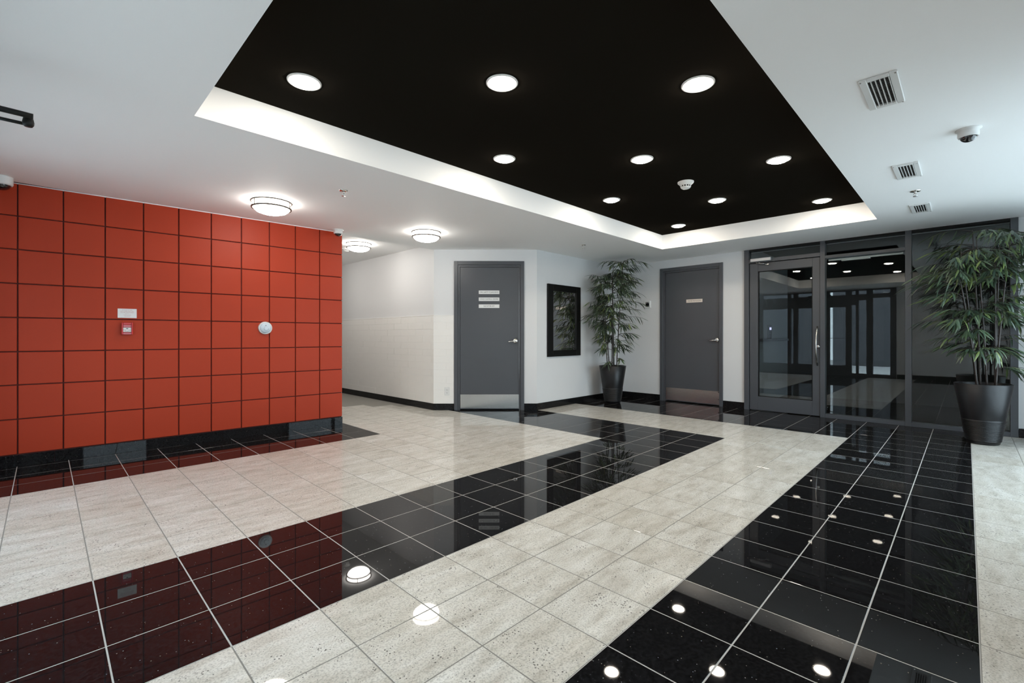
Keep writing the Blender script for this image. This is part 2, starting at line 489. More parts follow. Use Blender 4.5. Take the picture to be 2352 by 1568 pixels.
def base(name, org, rot, segs, label):
    t = thing(name, label, 'baseboard', (*org, 0), rot, kind='structure')
    for (a, b) in segs:
        n = max(1, round((b - a) / .62)); w = (b - a) / n
        for i in range(n):
            MB().box(a + i * w + .0006, a + (i + 1) * w - .0006, -.012, .002, 0, BASEH, .001).build('base_slab', M['base_black'], t)
    return t
base('baseboard_hall', (HX, 10.2), -PI / 2, [(0, 10.2 - D0.y + .004)], 'black granite skirting along the hallway wall')
base('baseboard_diagonal', (D0.x, D0.y), DROT, [(-.004, .292), (1.294, DLEN + .004)], 'black granite skirting beside the three sign door')
base('baseboard_back', (D1.x, MY), 0, [(-.004, BX - D1.x)], 'black granite skirting under the mirror')
base('baseboard_right', (BX, MY), -PI / 2, [(0, .787), (1.793, 2.098), (4.79, 5.30)], 'black granite skirting beside the grey door and the entrance')
base('baseboard_rear', (RX, RY), PI / 2, [(0, 2.15), (5.61, 6.3)], 'black granite skirting along the rear wall')

# painted brick wainscot
BR_TOP, NR = 1.357, 13
rh = (BR_TOP - BASEH) / NR
def brick_mesh(w, d):
    return MB().box(.0008, w - .0008, -.010 - d, .002, .0008, rh - .0008, .0014).mesh('brick', M['brick_paint'])
bms = {}
def bricks(parent, x0, x1, step, off):
    for r in range(NR):
        x = x0 - (off if r % 2 else 0)
        while x < x1 - .002:
            a, b = max(x, x0), min(x + step, x1)
            if b - a > .01:
                key = (round(b - a, 3), random.randrange(3))
                if key not in bms: bms[key] = brick_mesh(b - a, (0, .0006, .0013)[key[1]])
                put('brick', bms[key], parent, (a, 0, BASEH + r * rh))
            x += step
MB().box(1.5, 10.2 - D0.y + .005, -.0082, .002, BASEH, BR_TOP).build('mortar_bed', M['brick_paint'], wh)
MB().box(-.003, .288, -.0082, .002, BASEH, BR_TOP).build('mortar_bed', M['brick_paint'], wd)
bricks(wh, 1.5, 10.2 - D0.y + .006, .40, .20)
bricks(wd, -.004, .288, .40, .22)
MB().box(1.5, 10.2 - D0.y + .006, -.013, .002, BR_TOP, BR_TOP + .006, .001).build('ledge', M['brick_paint'], wh)
MB().box(-.005, .289, -.013, .002, BR_TOP, BR_TOP + .006, .001).build('ledge', M['brick_paint'], wd)

# ------------------------------------------------------------------ doors
def lever_set(parent, x, z, y, length=.105):
    h = MB()
    h.lathe([(0, .020), (.020, .020), (.030, .016), (.034, .010), (.036, 0.0)], 28, Matrix.Translation((x, y, z)) @ YX)
    h.lathe([(0, .058), (.014, .058), (.016, .050), (.016, .018)], 20, Matrix.Translation((x, y, z)) @ YX)
    hd = h.build('handle', M['chrome'], parent)
    MB().tube([(x, y - .047, z), (x - length * .35, y - .05, z - .004), (x - length * .75, y - .05, z - .009), (x - length, y - .044, z - .010)], [.011, .010, .009, .008], 10).build('lever', M['chrome'], hd)
    return hd

def steel_door(name, org, rot, x0, x1, top, lx0, lx1, ltop, label, kz=(.025, .223)):
    t = thing(name, label, 'door', (*org, 0), rot, kind='structure')
    f = MB()
    jw = .052
    for a, b in ((x0, x0 + jw), (x1 - jw, x1)): f.box(a, b, -.020, .02, 0, top, .002)
    f.box(x0 + jw, x1 - jw, -.020, .02, top - jw, top, .002)
    # rebate and stop set back
    f.box(x0 + jw - .004, lx0 - .003, .002, .16, 0, top - jw); f.box(lx1 + .003, x1 - jw + .004, .002, .16, 0, top - jw)
    f.box(lx0 - .003, lx1 + .003, .002, .16, ltop + .003, top - jw + .004)
    f.build('frame', M['grey_metal'], t)
    leaf = MB().box(lx0, lx1, .012, .056, .012, ltop, .0015).build('leaf', M['grey_metal'], t)
    MB().box(lx0 - .002, lx1 + .002, .07, .10, 0, ltop + .004).build('backing', M['black_gap'], t)
    MB().box(lx0 + .004, lx1 - .004, .0098, .0128, kz[0], kz[1], .0005).build('kick_plate', M['steel'], t)
    return t
d1 = steel_door('door_1', (D0.x, D0.y), DROT, .290, 1.295, 2.137, .373, 1.222, 2.052, 'grey steel door on the diagonal wall with a steel kick plate')
lever_set(d1, 1.169, .993, .012)
d2 = steel_door('door_2', (BX, MY), -PI / 2, .787, 1.793, 2.171, .873, 1.736, 2.092, 'grey steel door left of the glazed entrance with a steel kick plate')
lever_set(d2, 1.700, 1.003, .012)
for z in (.10, .21):
    MB().lathe([(0, .004), (.006, .004), (.007, 0)], 10, Matrix.Translation((1.722, .010, z)) @ YX).build('screw', M['black_metal'], d2)

def door_sign(org, rot, x0, x1, z0, z1, y, words, label, mat, ink, size, w):
    t = thing('door_sign', label, 'sign', (*org, 0), rot)
    MB().box(x0, x1, y - .003, y, z0, z1, .0006).build('plate', mat, t)
    text(words, size, w, ink, t, (x0 + x1) / 2, y - .0034, (z0 + z1) / 2)
    return t
for i, (wds, w) in enumerate((('FIRE SAFETY PLANS BOX', .258), ('VOICE CONTROL CENTRE', .258), ('ELEVATOR KEY', .155))):
    zt = 1.718 - .1 * i
    door_sign((D0.x, D0.y), DROT, .642, .939, zt - .051, zt, .012, wds, 'white door sign reading ' + wds, M['sign_white'], M['ink'], .030, w)
door_sign((BX, MY), -PI / 2, 1.222, 1.478, 1.592, 1.643, .012, 'MOVE IN ROOM', 'cream door sign reading MOVE IN ROOM', M['sign_cream'], M['ink'], .030, .205)

# ------------------------------------------------------------------ glazed entrance (storefront)
w1 = thing('window_1', 'charcoal framed glazed screen beside the glass door', 'window', (BX, MY, 0), -PI / 2, kind='structure')
FY0, FY1 = -.030, .075
MB().box(2.098, 2.163, FY0, FY1, 0, CEIL, .002).build('jamb', M['frame_metal'], w1)
MB().box(4.729, 4.787, FY0, FY1, 0, CEIL, .002).build('jamb', M['frame_metal'], w1)
MB().box(3.032, 3.087, FY0, FY1, 0, CEIL, .002).build('mullion', M['frame_metal'], w1)
MB().box(3.883, 3.941, FY0, FY1, 0, CEIL, .002).build('mullion', M['frame_metal'], w1)
MB().box(2.163, 4.729, FY0 + .004, FY1, CEIL - .028, CEIL, .002).build('head', M['black_metal'], w1)
MB().box(2.163, 3.032, FY0, FY1, 2.108, 2.158, .002).build('transom_bar', M['frame_metal'], w1)
MB().box(3.087, 3.883, FY0, FY1, 2.074, 2.112, .002).build('transom_bar', M['frame_metal'], w1)
MB().box(3.087, 3.883, FY0, FY1, 0, .050, .002).build('sill', M['frame_metal'], w1)
MB().box(3.941, 4.729, FY0, FY1, 0, .050, .002).build('sill', M['frame_metal'], w1)
for (a, b, z0, z1) in ((2.163, 3.032, 2.158, CEIL - .028), (3.087, 3.883, 2.112, CEIL - .028), (3.087, 3.883, .05, 2.074), (3.941, 4.729, .05, CEIL - .028)):
    MB().box(a - .004, b + .004, .018, .026, z0 - .004, z1 + .004).build('pane', M['glass'], w1)
MB().box(3.11, 3.86, .055, .09, 2.045, 2.070, .002).box(3.25, 3.55, .05, .095, 2.03, 2.05, .002).build('operator_rail', M['silver'], w1)

d3 = thing('door_3', 'charcoal framed glass door with a curved steel pull', 'door', (BX, MY, 0), -PI / 2, kind='structure')
L0, L1, LT = 2.170, 3.028, 2.100
G0, G1, GZ0, GZ1 = 2.278, 2.945, .203, 1.985
lf = MB()
lf.box(L0, G0, -.012, .034, .010, LT, .002); lf.box(G1, L1, -.012, .034, .010, LT, .002)
lf.box(G0, G1, -.012, .034, .010, GZ0, .002); lf.box(G0, G1, -.012, .034, GZ1, LT, .002)
lf.build('leaf', M['frame_metal'], d3)
bd = MB()
for a in ((G0 - .001, G0 + .009, GZ0, GZ1), (G1 - .009, G1 + .001, GZ0, GZ1), (G0, G1, GZ0 - .001, GZ0 + .008), (G0, G1, GZ1 - .008, GZ1 + .001)):
    bd.box(a[0], a[1], -.006, .030, a[2], a[3])
bd.build('glazing_bead', M['black_metal'], d3)
MB().box(G0 - .004, G1 + .004, .010, .018, GZ0 - .004, GZ1 + .004).build('pane', M['glass'], d3)
HX3 = 3.000
pl = MB()
pts = []
for i in range(13):
    t = i / 12.0; z = .676 + t * .511
    pts.append((HX3, -.012 - .085 * math.sin(PI * t), z))
pl.tube(pts, .0105, 10).build('pull_handle', M['steel'], d3)
MB().lathe([(0, .012), (.012, .012), (.020, .008), (.022, 0)], 20, Matrix.Translation((HX3 + .008, -.012, .925)) @ YX).build('lock_cylinder', M['chrome'], d3)
cl = thing('door_closer', 'silver door closer above the glass door', 'door closer', (BX, MY, 0), -PI / 2)
MB().box(2.196, 2.463, -.085, -.031, 2.117, 2.165, .006).build('body', M['silver'], cl)
MB().tube([(2.27, -.06, 2.117), (2.27, -.06, 2.09)], .008).tube([(2.27, -.06, 2.095), (2.33, -.11, 2.088)], .007).tube([(2.33, -.11, 2.085), (2.41, -.05, 2.072)], .007).box(2.385, 2.43, -.055, -.0125, 2.062, 2.078, .002).build('arm', M['steel'], cl)

# vestibule behind the glass
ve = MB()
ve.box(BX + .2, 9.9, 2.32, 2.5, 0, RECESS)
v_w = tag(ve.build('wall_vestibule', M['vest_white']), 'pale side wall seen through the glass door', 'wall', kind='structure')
MB().box(9.5, 9.7, -1.2, 2.5, 0, RECESS).build('end_wall', M['vest_shade'], v_w)
MB().box(BX + .2, 9.9, -1.2, -.6, 0, RECESS).build('side_wall', M['vest_shade'], v_w)
MB().box(BX + .2, 9.9, -1.2, 2.5, 2.40, RECESS).build('soffit', M['vest_shade'], v_w)
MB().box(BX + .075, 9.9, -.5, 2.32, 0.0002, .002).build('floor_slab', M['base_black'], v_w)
# card intercom on the vestibule wall
ic = thing('intercom', 'grey entry panel with a lit lilac screen seen through the glass door', 'intercom', (8.38, 2.32, 1.0), 0)
MB().box(-.075, .075, -.025, 0, 0, .24, .004).build('housing', M['vest_wall'], ic)
MB().box(-.045, .045, -.028, -.024, .165, .205).build('screen', M['screen'], ic)
kb = MB()
for r in range(4):
    for c in range(3): kb.box(-.04 + c * .03, -.02 + c * .03, -.028, -.024, .02 + r * .03, .04 + r * .03)
kb.build('keypad', M['black_metal'], ic)
MB().box(7.45, 9.4, 2.27, 2.319, .98, 1.02, .004).build('hand_rail', M['vest_wall'], v_w)

# ------------------------------------------------------------------ rear entrance and side windows
w2 = thing('window_2', 'charcoal framed entrance doors behind the viewpoint, seen in reflection', 'window', (RX, RY, 0), PI / 2, kind='structure')
def rb(b): return b - RY
for (a, b) in ((1.26, 1.38), (1.73, 1.865), (2.03, 2.09), (2.18, 2.31), (2.67, 2.84), (3.42, 3.54), (3.60, 3.68), (4.34, 4.44), (4.64, 4.70)):
    MB().box(rb(a), rb(b), -.03, .07, 0, 2.29, .002).build('mullion', M['frame_metal'], w2)
for (a, b, zs) in ((1.38, 1.73, ((0, .075), (2.055, 2.165), (2.26, 2.29))), (1.865, 2.03, ((0, .075), (2.01, 2.165), (2.26, 2.29))), (2.09, 2.18, ((0, .075), (1.89, 2.165), (2.26, 2.29))),
                   (2.31, 2.67, ((0, .277), (1.848, 2.165), (2.26, 2.29), (1.0, 1.012))), (2.84, 3.42, ((0, .277), (1.848, 2.165), (2.26, 2.29))), (3.54, 3.60, ((0, .277), (1.848, 2.165), (2.26, 2.29))),
                   (3.68, 4.34, ((0, .277), (1.848, 2.165), (2.26, 2.29), (1.0, 1.012))), (4.44, 4.64, ((0, .075), (2.055, 2.165), (2.26, 2.29)))):
    for z0, z1 in zs: MB().box(rb(a), rb(b), -.03, .07, z0, z1, .002).build('rail', M['frame_metal'], w2)
    MB().box(rb(a) - .003, rb(b) + .003, .018, .026, .05, 2.27).build('pane', M['glass'], w2)
ops = thing('door_operator', 'black door operator arm under the ceiling at the left edge', 'door closer', (RX, 3.06, 0), 0)
MB().box(0, .09, -.42, .10, 2.10, 2.19, .006).build('body', M['black_metal'], ops)
MB().tube([(.06, -.02, 2.072), (.66, -.035, 2.060), (.716, -.037, 2.058)], [.0135, .0125, .012], 10).tube([(.06, -.02, 2.06), (.06, -.02, 2.12)], .015).build('arm', M['black_metal'], ops)
MB().tube([(.05, .095, 2.058), (.44, .052, 2.046), (.60, .033, 2.040)], .0135, 8).tube([(.58, .036, 2.040), (.70, .022, 2.036)], .008, 8).lathe([(0, .03), (.014, .03), (.017, .022), (.02, .006), (.019, -.006), (.014, -.014), (0, -.014)], 14, Matrix.Translation((.70, -.01, 2.030))).build('elbow_arm', M['black_metal'], ops)

wn = 3
for (a, b) in ((.57, 3.87), (6.40, 7.46)):
    t = thing('window_%d' % wn, ('large side window near the entrance' if wn == 3 else 'large side window beside the viewpoint'), 'window', (BX, RY, 0), PI, kind='structure')
    n = 3 if wn == 3 else 1
    w = (b - a) / n
    MB().box(a, b, .02, .12, .10, .15).box(a, b, .02, .12, 2.19, 2.24).build('rail', M['frame_metal'], t)
    for i in range(n + 1):
        x = min(max(a + i * w, a + .03), b - .03)
        MB().box(x - .03, x + .03, .02, .12, .15, 2.19, .002).build('mullion', M['frame_metal'], t)
    for i in range(n):
        MB().box(a + i * w + .02, a + (i + 1) * w - .02, .06, .068, .14, 2.2).build('pane', M['glass'], t)
    wn += 1
# outside
pv = MB().box(-14, 20, -14, RY - .2, -.25, -.15).box(-14, RX - .2, RY - .2, 14, -.25, -.15).build('pavement', M['concrete'])
tag(pv, 'pale concrete pavement outside the windows', 'pavement', kind='structure')
ob = MB().box(-9.3, -9.0, -12, 4.02, -.15, 3.6).box(-9.3, -9.0, 4.36, 14, -.15, 3.6).build('wall_outside', M['grey_cladding'])
tag(ob, 'grey building wall outside the rear doors', 'wall', kind='structure')

# ------------------------------------------------------------------ lights
dl = thing('downlight', 'x', 'ceiling light', (0, 0, RECESS), 0, 'round downlights in the black ceiling panel')
MB().lathe([(.098, .0), (.0975, -.004), (.090, -.007), (.078, -.006), (.072, -.003)], 40).build('trim_ring', M['white_plastic'], dl)
MB().lathe([(.072, -.003), (.0705, -.011), (.064, -.0165), (.048, -.020), (.025, -.022), (0, -.0225)], 40).build('lens', M['lens'], dl)
LA, SA, LB, SB = 1.041, .7977, 2.685, .7932
names = {(0, 0): 'round lit downlight nearest the left near corner of the black recess', (1, -1): 'large round lit downlight in the near middle of the black recess',
         (2, -2): 'large round lit downlight nearest the right near edge of the black recess', (2, 0): 'round lit downlight second along the left edge of the black recess',
         (3, -1): 'round lit downlight in the middle column, just before the smoke detector', (4, -2): 'round lit downlight on the right, second along the right edge of the recess',
         (4, 0): 'round lit downlight left of the smoke detector, third along the left edge', (5, -1): 'round lit downlight just beyond the smoke detector in the middle column',
         (6, -2): 'round lit downlight at the far right corner of the black recess', (6, 0): 'farthest round lit downlight at the far left corner of the black recess',
         (0, -2): 'round lit downlight overhead at the near right, outside the view'}
first = True
for (i, j), lab in names.items():
    loc = (LA + SA * i, LB + SB * j, RECESS)
    if first: dl.location = loc; dl.scale = (.93, .93, .93); dl['label'] = lab; first = False
    else: copy_tree(dl, loc, None, lab)

fl = thing('flush_lamp', 'x', 'ceiling light', (0, 0, CEIL), 0, 'drum ceiling lamps')
MB().lathe([(.175, 0), (.176, -.058), (.170, -.064)], 48).lathe([(.170, -.064), (.165, -.082), (.140, -.104), (.095, -.120), (.045, -.128), (0, -.130)], 48).build('diffuser', M['flush'], fl)
def ring(r, z, w, h): return [(r - w, z), (r, z), (r + .002, z - h / 2), (r, z - h), (r - w, z - h), (r - w, z)]
MB().lathe(ring(.195, -.001, .012, .009), 48).build('upper_ring', M['nickel'], fl)
MB().lathe(ring(.191, -.058, .016, .015), 48).build('lower_ring', M['nickel'], fl)
for q in range(3):
    a = 2 * PI * q / 3 + .55
    MB().tube([(.187 * math.cos(a), .187 * math.sin(a), -.001), (.187 * math.cos(a), .187 * math.sin(a), -.076)], .0048, 8).build('post', M['nickel'], fl)
fl.location = (1.485, 4.60, CEIL); fl['label'] = 'drum ceiling lamp near the red wall, the largest of the three'
fl.rotation_euler = (0, 0, -1.3); fl.scale = (.885, .885, .885)
copy_tree(fl, (3.215, 4.61, CEIL), -1.6, 'drum ceiling lamp between the red wall and the door with three signs')
copy_tree(fl, (3.165, 6.20, HALLC), -.6, 'drum ceiling lamp in the hallway behind the end of the red wall')
copy_tree(fl, (2.95, 7.75, HALLC), 0, 'drum ceiling lamp deep in the hallway, hidden by the red wall')
copy_tree(fl, (2.38, 6.75, HALLC), 0, 'added unseen drum lamp behind the red wall, brightening the hallway')  # extra lamp, added only to lift the lower hallway wall

# added unseen lamp, stands in for daylight on the vestibule side wall
vl = thing('vestibule_fill_lamp', 'added unseen lamp brightening the vestibule side wall', 'ceiling light', (7.75, 1.75, 2.40))
MB().lathe([(.07, 0), (.07, -.012), (.05, -.014), (.05, -.01)], 24).build('trim_ring', M['white_plastic'], vl)
MB().lathe([(.05, -.012), (0, -.013)], 24).build('lens', emit('vestibule_fill_lens', (.9, .95, 1), 14.0), vl)

# ------------------------------------------------------------------ ceiling devices
ve0 = thing('ceiling_vent', 'x', 'vent', (0, 0, CEIL), 0, 'white supply vents along the right ceiling')
VA, VB = .195, .074
fr = MB()
oa, ob_ = .165, .043
fr.box(-VA, VA, -VB, -ob_, -.011, .0, .003); fr.box(-VA, VA, ob_, VB, -.011, .0, .003)
fr.box(-VA, -oa, -ob_, ob_, -.011, .0, .003); fr.box(oa, VA, -ob_, ob_, -.011, .0, .003)
fr.build('frame', M['white_plastic'], ve0)
MB().box(-oa, oa, -ob_, ob_, -.0005, -.0001).build('backing', M['black_gap'], ve0)
for q in range(5):
    y = -ob_ + .0172 * q + .002
    MB().box(-oa, oa, y, y + .0030, -.013, -.0006).build('slat', M['white_plastic'], ve0)
cr = MB()
for q in range(16):
    x = -oa + .02 * q + .006
    cr.box(x, x + .004, -ob_, ob_, -.003, -.0008)
cr.build('cross_louvre', plain('grey_louvre', (.10, .10, .095), .6), ve0)
for q, (x, y) in enumerate(((-VA + .008, VB - .008), (-VA + .008, -VB + .008), (VA - .008, -VB + .008))):
    MB().lathe([(0, -.0125), (.004, -.0125), (.005, -.010)], 10, Matrix.Translation((x, y, 0))).build('screw', M['steel'], ve0)
ve0.location = (2.985, .303, CEIL); ve0['label'] = 'largest white ceiling vent, nearest on the right'
copy_tree(ve0, (4.55, .316, CEIL), None, 'middle white ceiling vent left of the sprinkler')
copy_tree(ve0, (5.965, .316, CEIL), None, 'farthest white ceiling vent in front of the glazed entrance')

def dome_camera(loc, r, label, rot=0, flange=True):
    t = thing('dome_camera', label, 'security camera', loc, rot, 'white dome cameras under the ceiling')
    body = MB()
    pr = [(r * 1.22, 0), (r * 1.22, -.004), (r, -.007)] if flange else [(r * 1.02, 0), (r, -.006)]
    body.lathe([(0, 0)] + pr + [(r * 1.0, -r * .80), (r * .93, -r * .97), (r * .84, -r * 1.0), (r * .79, -r * .93)], 36)
    body.build('housing', M['white_plastic'], t)
    rd = r * .79
    MB().lathe([(rd, -r * .93)] + [(rd * math.cos(a), -r * .93 - rd * .80 * math.sin(a)) for a in [PI / 2 * k / 8 for k in range(1, 8)]] + [(0, -r * .93 - rd * .80)], 32).build('dome', M['dome'], t)
    MB().lathe([(0, .014 * r / .06), (.010 * r / .06, .014 * r / .06), (.012 * r / .06, 0)], 12, Matrix.Translation((0, -rd * .50, -r * 1.05)) @ YX).build('lens', M['black_metal'], t)
    return t
c1 = dome_camera((3.905, -.008, CEIL), .049, 'white dome camera on the right of the ceiling, right of the vents', 2.35)
MB().box(-.016, .016, -.0505, -.046, -.022, -.0195).build('badge', M['ink'], c1, (0, 0, 0), -.35)
dome_camera((2.415, 5.235, CEIL), .050, 'small white dome camera above the right end of the red wall', 2.35)
dome_camera((-.235, 5.36, CEIL), .068, 'white dome camera cut by the left edge above the red wall', 2.35, False)

sp = thing('sprinkler', 'x', 'sprinkler', (0, 0, CEIL), 0, 'chrome ceiling sprinklers')
MB().lathe([(.036, 0), (.034, -.005), (.022, -.008), (.012, -.006)], 24).build('escutcheon', M['chrome'], sp)
MB().lathe([(0, -.004), (.010, -.004), (.010, -.018), (.007, -.022), (0, -.022)], 14).tube([(.009, 0, -.016), (.014, 0, -.028), (.004, 0, -.044)], .0025, 6).tube([(-.009, 0, -.016), (-.014, 0, -.028), (-.004, 0, -.044)], .0025, 6).tube([(0, 0, -.02), (0, 0, -.044)], .0022, 6).build('frame_arms', M['chrome'], sp)
MB().lathe([(0, -.044), (.016, -.044), (.017, -.047), (0, -.048)], 20).build('deflector', M['chrome'], sp)
sp.location = (1.80, 3.795, CEIL); sp.rotation_euler = (0, 0, .6); sp['label'] = 'chrome sprinkler on the ceiling right of the largest drum lamp'
copy_tree(sp, (5.245, .312, CEIL), .9, 'chrome sprinkler between the middle and far ceiling vents')
copy_tree(sp, (5.17, 3.73, CEIL), .3, 'chrome sprinkler on the ceiling before the mirror wall')

def smoke(loc, r, label):
    t = thing('smoke_detector', label, 'smoke detector', loc, 0, 'white smoke detectors under the ceilings')
    MB().lathe([(r, 0), (r * .98, -r * .14), (r * .74, -r * .36), (r * .70, -r * .40)], 32).build('base', M['white_plastic'], t)
    MB().lathe([(r * .60, -r * .40), (r * .58, -r * .62), (0, -r * .62)], 28).build('chamber', M['black_gap'], t)
    cg = MB()
    for q in range(12):
        a = 2 * PI * q / 12
        cg.tube([(r * .60 * math.cos(a), r * .60 * math.sin(a), -r * .38), (r * .58 * math.cos(a), r * .58 * math.sin(a), -r * .68)], r * .07, 6)
    cg.lathe([(r * .70, -r * .38), (r * .66, -r * .48), (r * .56, -r * .46)], 28)
    cg.lathe([(r * .58, -r * .64), (r * .56, -r * .76), (r * .45, -r * .84), (0, -r * .86)], 28)
    cg.build('cage', M['white_plastic'], t)
    return t
smoke((4.232, 1.879, RECESS), .073, 'white smoke detector in the black ceiling recess')
smoke((3.20, 6.66, HALLC), .06, 'white smoke detector half hidden by the red wall end in the hallway')

# ------------------------------------------------------------------ things on the walls
def rx(s): return RL - s           # distance from the right end of the red wall -> local x
nt_ = thing('notice', 'small white printed fire notice on the red wall', 'notice', rw.location, RROT)
MB().box(rx(2.056), rx(1.922), -.004, 0, 1.227, 1.311, .0006).build('plate', M['sign_white'], nt_)
xc = rx(1.989)
for i, (t, w, sz) in enumerate((('IN CASE OF FIRE', .070, .0095), ('PULL ALARM AND CALL', .094, .0095), ('THE FIRE DEPARTMENT', .096, .0095), ('9-1-1', .024, .0095), ('FROM A SAFE', .05, .008), ('LOCATION', .04, .008))):
    text(t, sz, w, M['red_ink'], nt_, xc, -.0045, 1.298 - .0112 * i)
fa = thing('fire_alarm_pull', 'red fire alarm pull station under the white notice', 'fire alarm', rw.location, RROT)
fx0, fx1, fz0, fz1 = rx(2.030), rx(1.951), 1.076, 1.184
MB().box(fx0, fx1, -.018, 0, fz0, fz1, .002).box(fx0, fx0 + .010, -.038, -.018, fz0, fz1, .002).box(fx1 - .010, fx1, -.038, -.018, fz0, fz1, .002).box(fx0 + .01, fx1 - .01, -.030, -.018, fz1 - .020, fz1, .002).build('body', M['alarm_red'], fa)
MB().box(fx0 + .0105, fx1 - .0105, -.033, -.018, 1.142, 1.162, .002).build('pull_bar', M['alarm_pink'], fa)
MB().box(fx0 + .0105, fx1 - .0105, -.036, -.018, fz0, fz0 + .015, .002).build('lower_bar', M['alarm_pink'], fa)
MB().box(fx0 + .0105, fx1 - .0105, -.030, -.018, 1.099, 1.138, .001).build('label_plate', M['sign_white'], fa)
fxc = (fx0 + fx1) / 2
text('FIRE', .010, .020, M['ink'], fa, fxc - .017, -.0304, 1.116); text('PULL', .010, .018, M['ink'], fa, fxc + .017, -.0304, 1.116); text('ALARM', .009, .034, M['ink'], fa, fxc, -.0304, 1.105)
MB().quad((fxc - .010, -.0304, 1.130), (fxc - .003, -.0304, 1.126), (fxc - .003, -.0304, 1.134)).quad((fxc + .010, -.0304, 1.130), (fxc + .003, -.0304, 1.134), (fxc + .003, -.0304, 1.126)).quad((fxc, -.0304, 1.136), (fxc - .003, -.0304, 1.130), (fxc, -.0304, 1.121), (fxc + .003, -.0304, 1.130)).build('arrow_mark', M['ink'], fa)
sd = thing('alarm_sounder', 'round white alarm sounder with pale blue face on the red wall', 'alarm', rw.location, RROT)
TT = Matrix.Translation((rx(.846), 0, 1.149)) @ YX
MB().lathe([(.068, 0), (.068, .014), (.065, .022), (.060, .024), (.056, .021)], 40, TT).build('rim', M['white_plastic'], sd)
MB().lathe([(.057, .020), (.053, .030), (.030, .034), (0, .035)], 40, TT).build('face', M['pale_plastic'], sd)
MB().lathe([(.022, .0335), (.021, .040), (.017, .041), (0, .041)], 28, Matrix.Translation((rx(.846) + .002, 0, 1.144)) @ YX).build('button', M['pale_plastic'], sd)
MB().box(rx(.846) - .003, rx(.846) + .004, -.036, -.030, 1.172, 1.179).build('slot', M['black_metal'], sd)
MB().box(rx(.846) + .022, rx(.846) + .028, -.036, -.030, 1.136, 1.140).build('slot', M['black_metal'], sd)

# mirror
mi = thing('wall_mirror', 'tall wall mirror in a wide black frame', 'mirror', (0, MY, 0), 0)
mf = MB()
mf.box(5.195, 5.311, -.032, 0, .757, 1.835, .003); mf.box(5.881, 5.992, -.032, 0, .757, 1.835, .003)
mf.box(5.311, 5.881, -.032, 0, .757, .850, .003); mf.box(5.311, 5.881, -.032, 0, 1.736, 1.835, .003)
mf.build('frame', M['black_frame'], mi)
MB().box(5.305, 5.887, -.016, -.004, .845, 1.742).build('mirror_glass', M['mirror'], mi)
# thermostat
th = thing('thermostat', 'small square thermostat with dark screen beside the left bamboo', 'thermostat', (BX, MY, 0), -PI / 2)
MB().box(.506, .619, -.022, 0, 1.537, 1.657, .006).build('housing', M['white_plastic'], th)
MB().box(.531, .598, -.0235, -.020, 1.560, 1.634, .001).build('screen', M['dome'], th)
MB().box(.538, .556, -.0242, -.0232, 1.618, 1.626).box(.572, .590, -.0242, -.0232, 1.618, 1.626).build('screen_mark', M['sign_white'], th)
# outlet
ou = thing('power_outlet', 'white double power outlet low beside the three sign door', 'outlet', (D0.x, D0.y, 0), DROT)
MB().box(.153, .224, -.016, -.009, .214, .328, .003).build('cover_plate', M['white_plastic'], ou)
for z in (.250, .292):
    MB().box(.170, .207, -.018, -.0155, z - .014, z + .014, .003).build('socket', M['white_plastic'], ou)
for z in (.250, .292):
    for a, b, c, d in ((.180, .183, -.002, .008), (.194, .197, -.002, .008), (.186, .191, -.011, -.006)):
        MB().box(a, b, -.0185, -.0175, z + c, z + d).build('slot', M['black_metal'], ou)

# ------------------------------------------------------------------ potted bamboos
def leaf_mesh(nm, L, W, droop, mat):
    bm = bmesh.new(); n = 5; rows = []
    for i in range(n + 1):
        t = i / n
        w = W * (math.sin(PI * min(1, t * .92 + .06)) ** .8) * (1 - .35 * t)
        if i == n: w = .0005
        x = L * t; z = -droop * L * t * t
        rows.append([bm.verts.new((x, -w, z - w * .25)), bm.verts.new((x, 0, z + w * .12)), bm.verts.new((x, w, z - w * .25))])
    for a, b in zip(rows, rows[1:]):
        for q in range(2):
            f = bm.faces.new([a[q], b[q], b[q + 1], a[q + 1]]); f.smooth = True
    me = bpy.data.meshes.new(nm); bm.to_mesh(me); bm.free(); me.materials.append(mat)
    return me

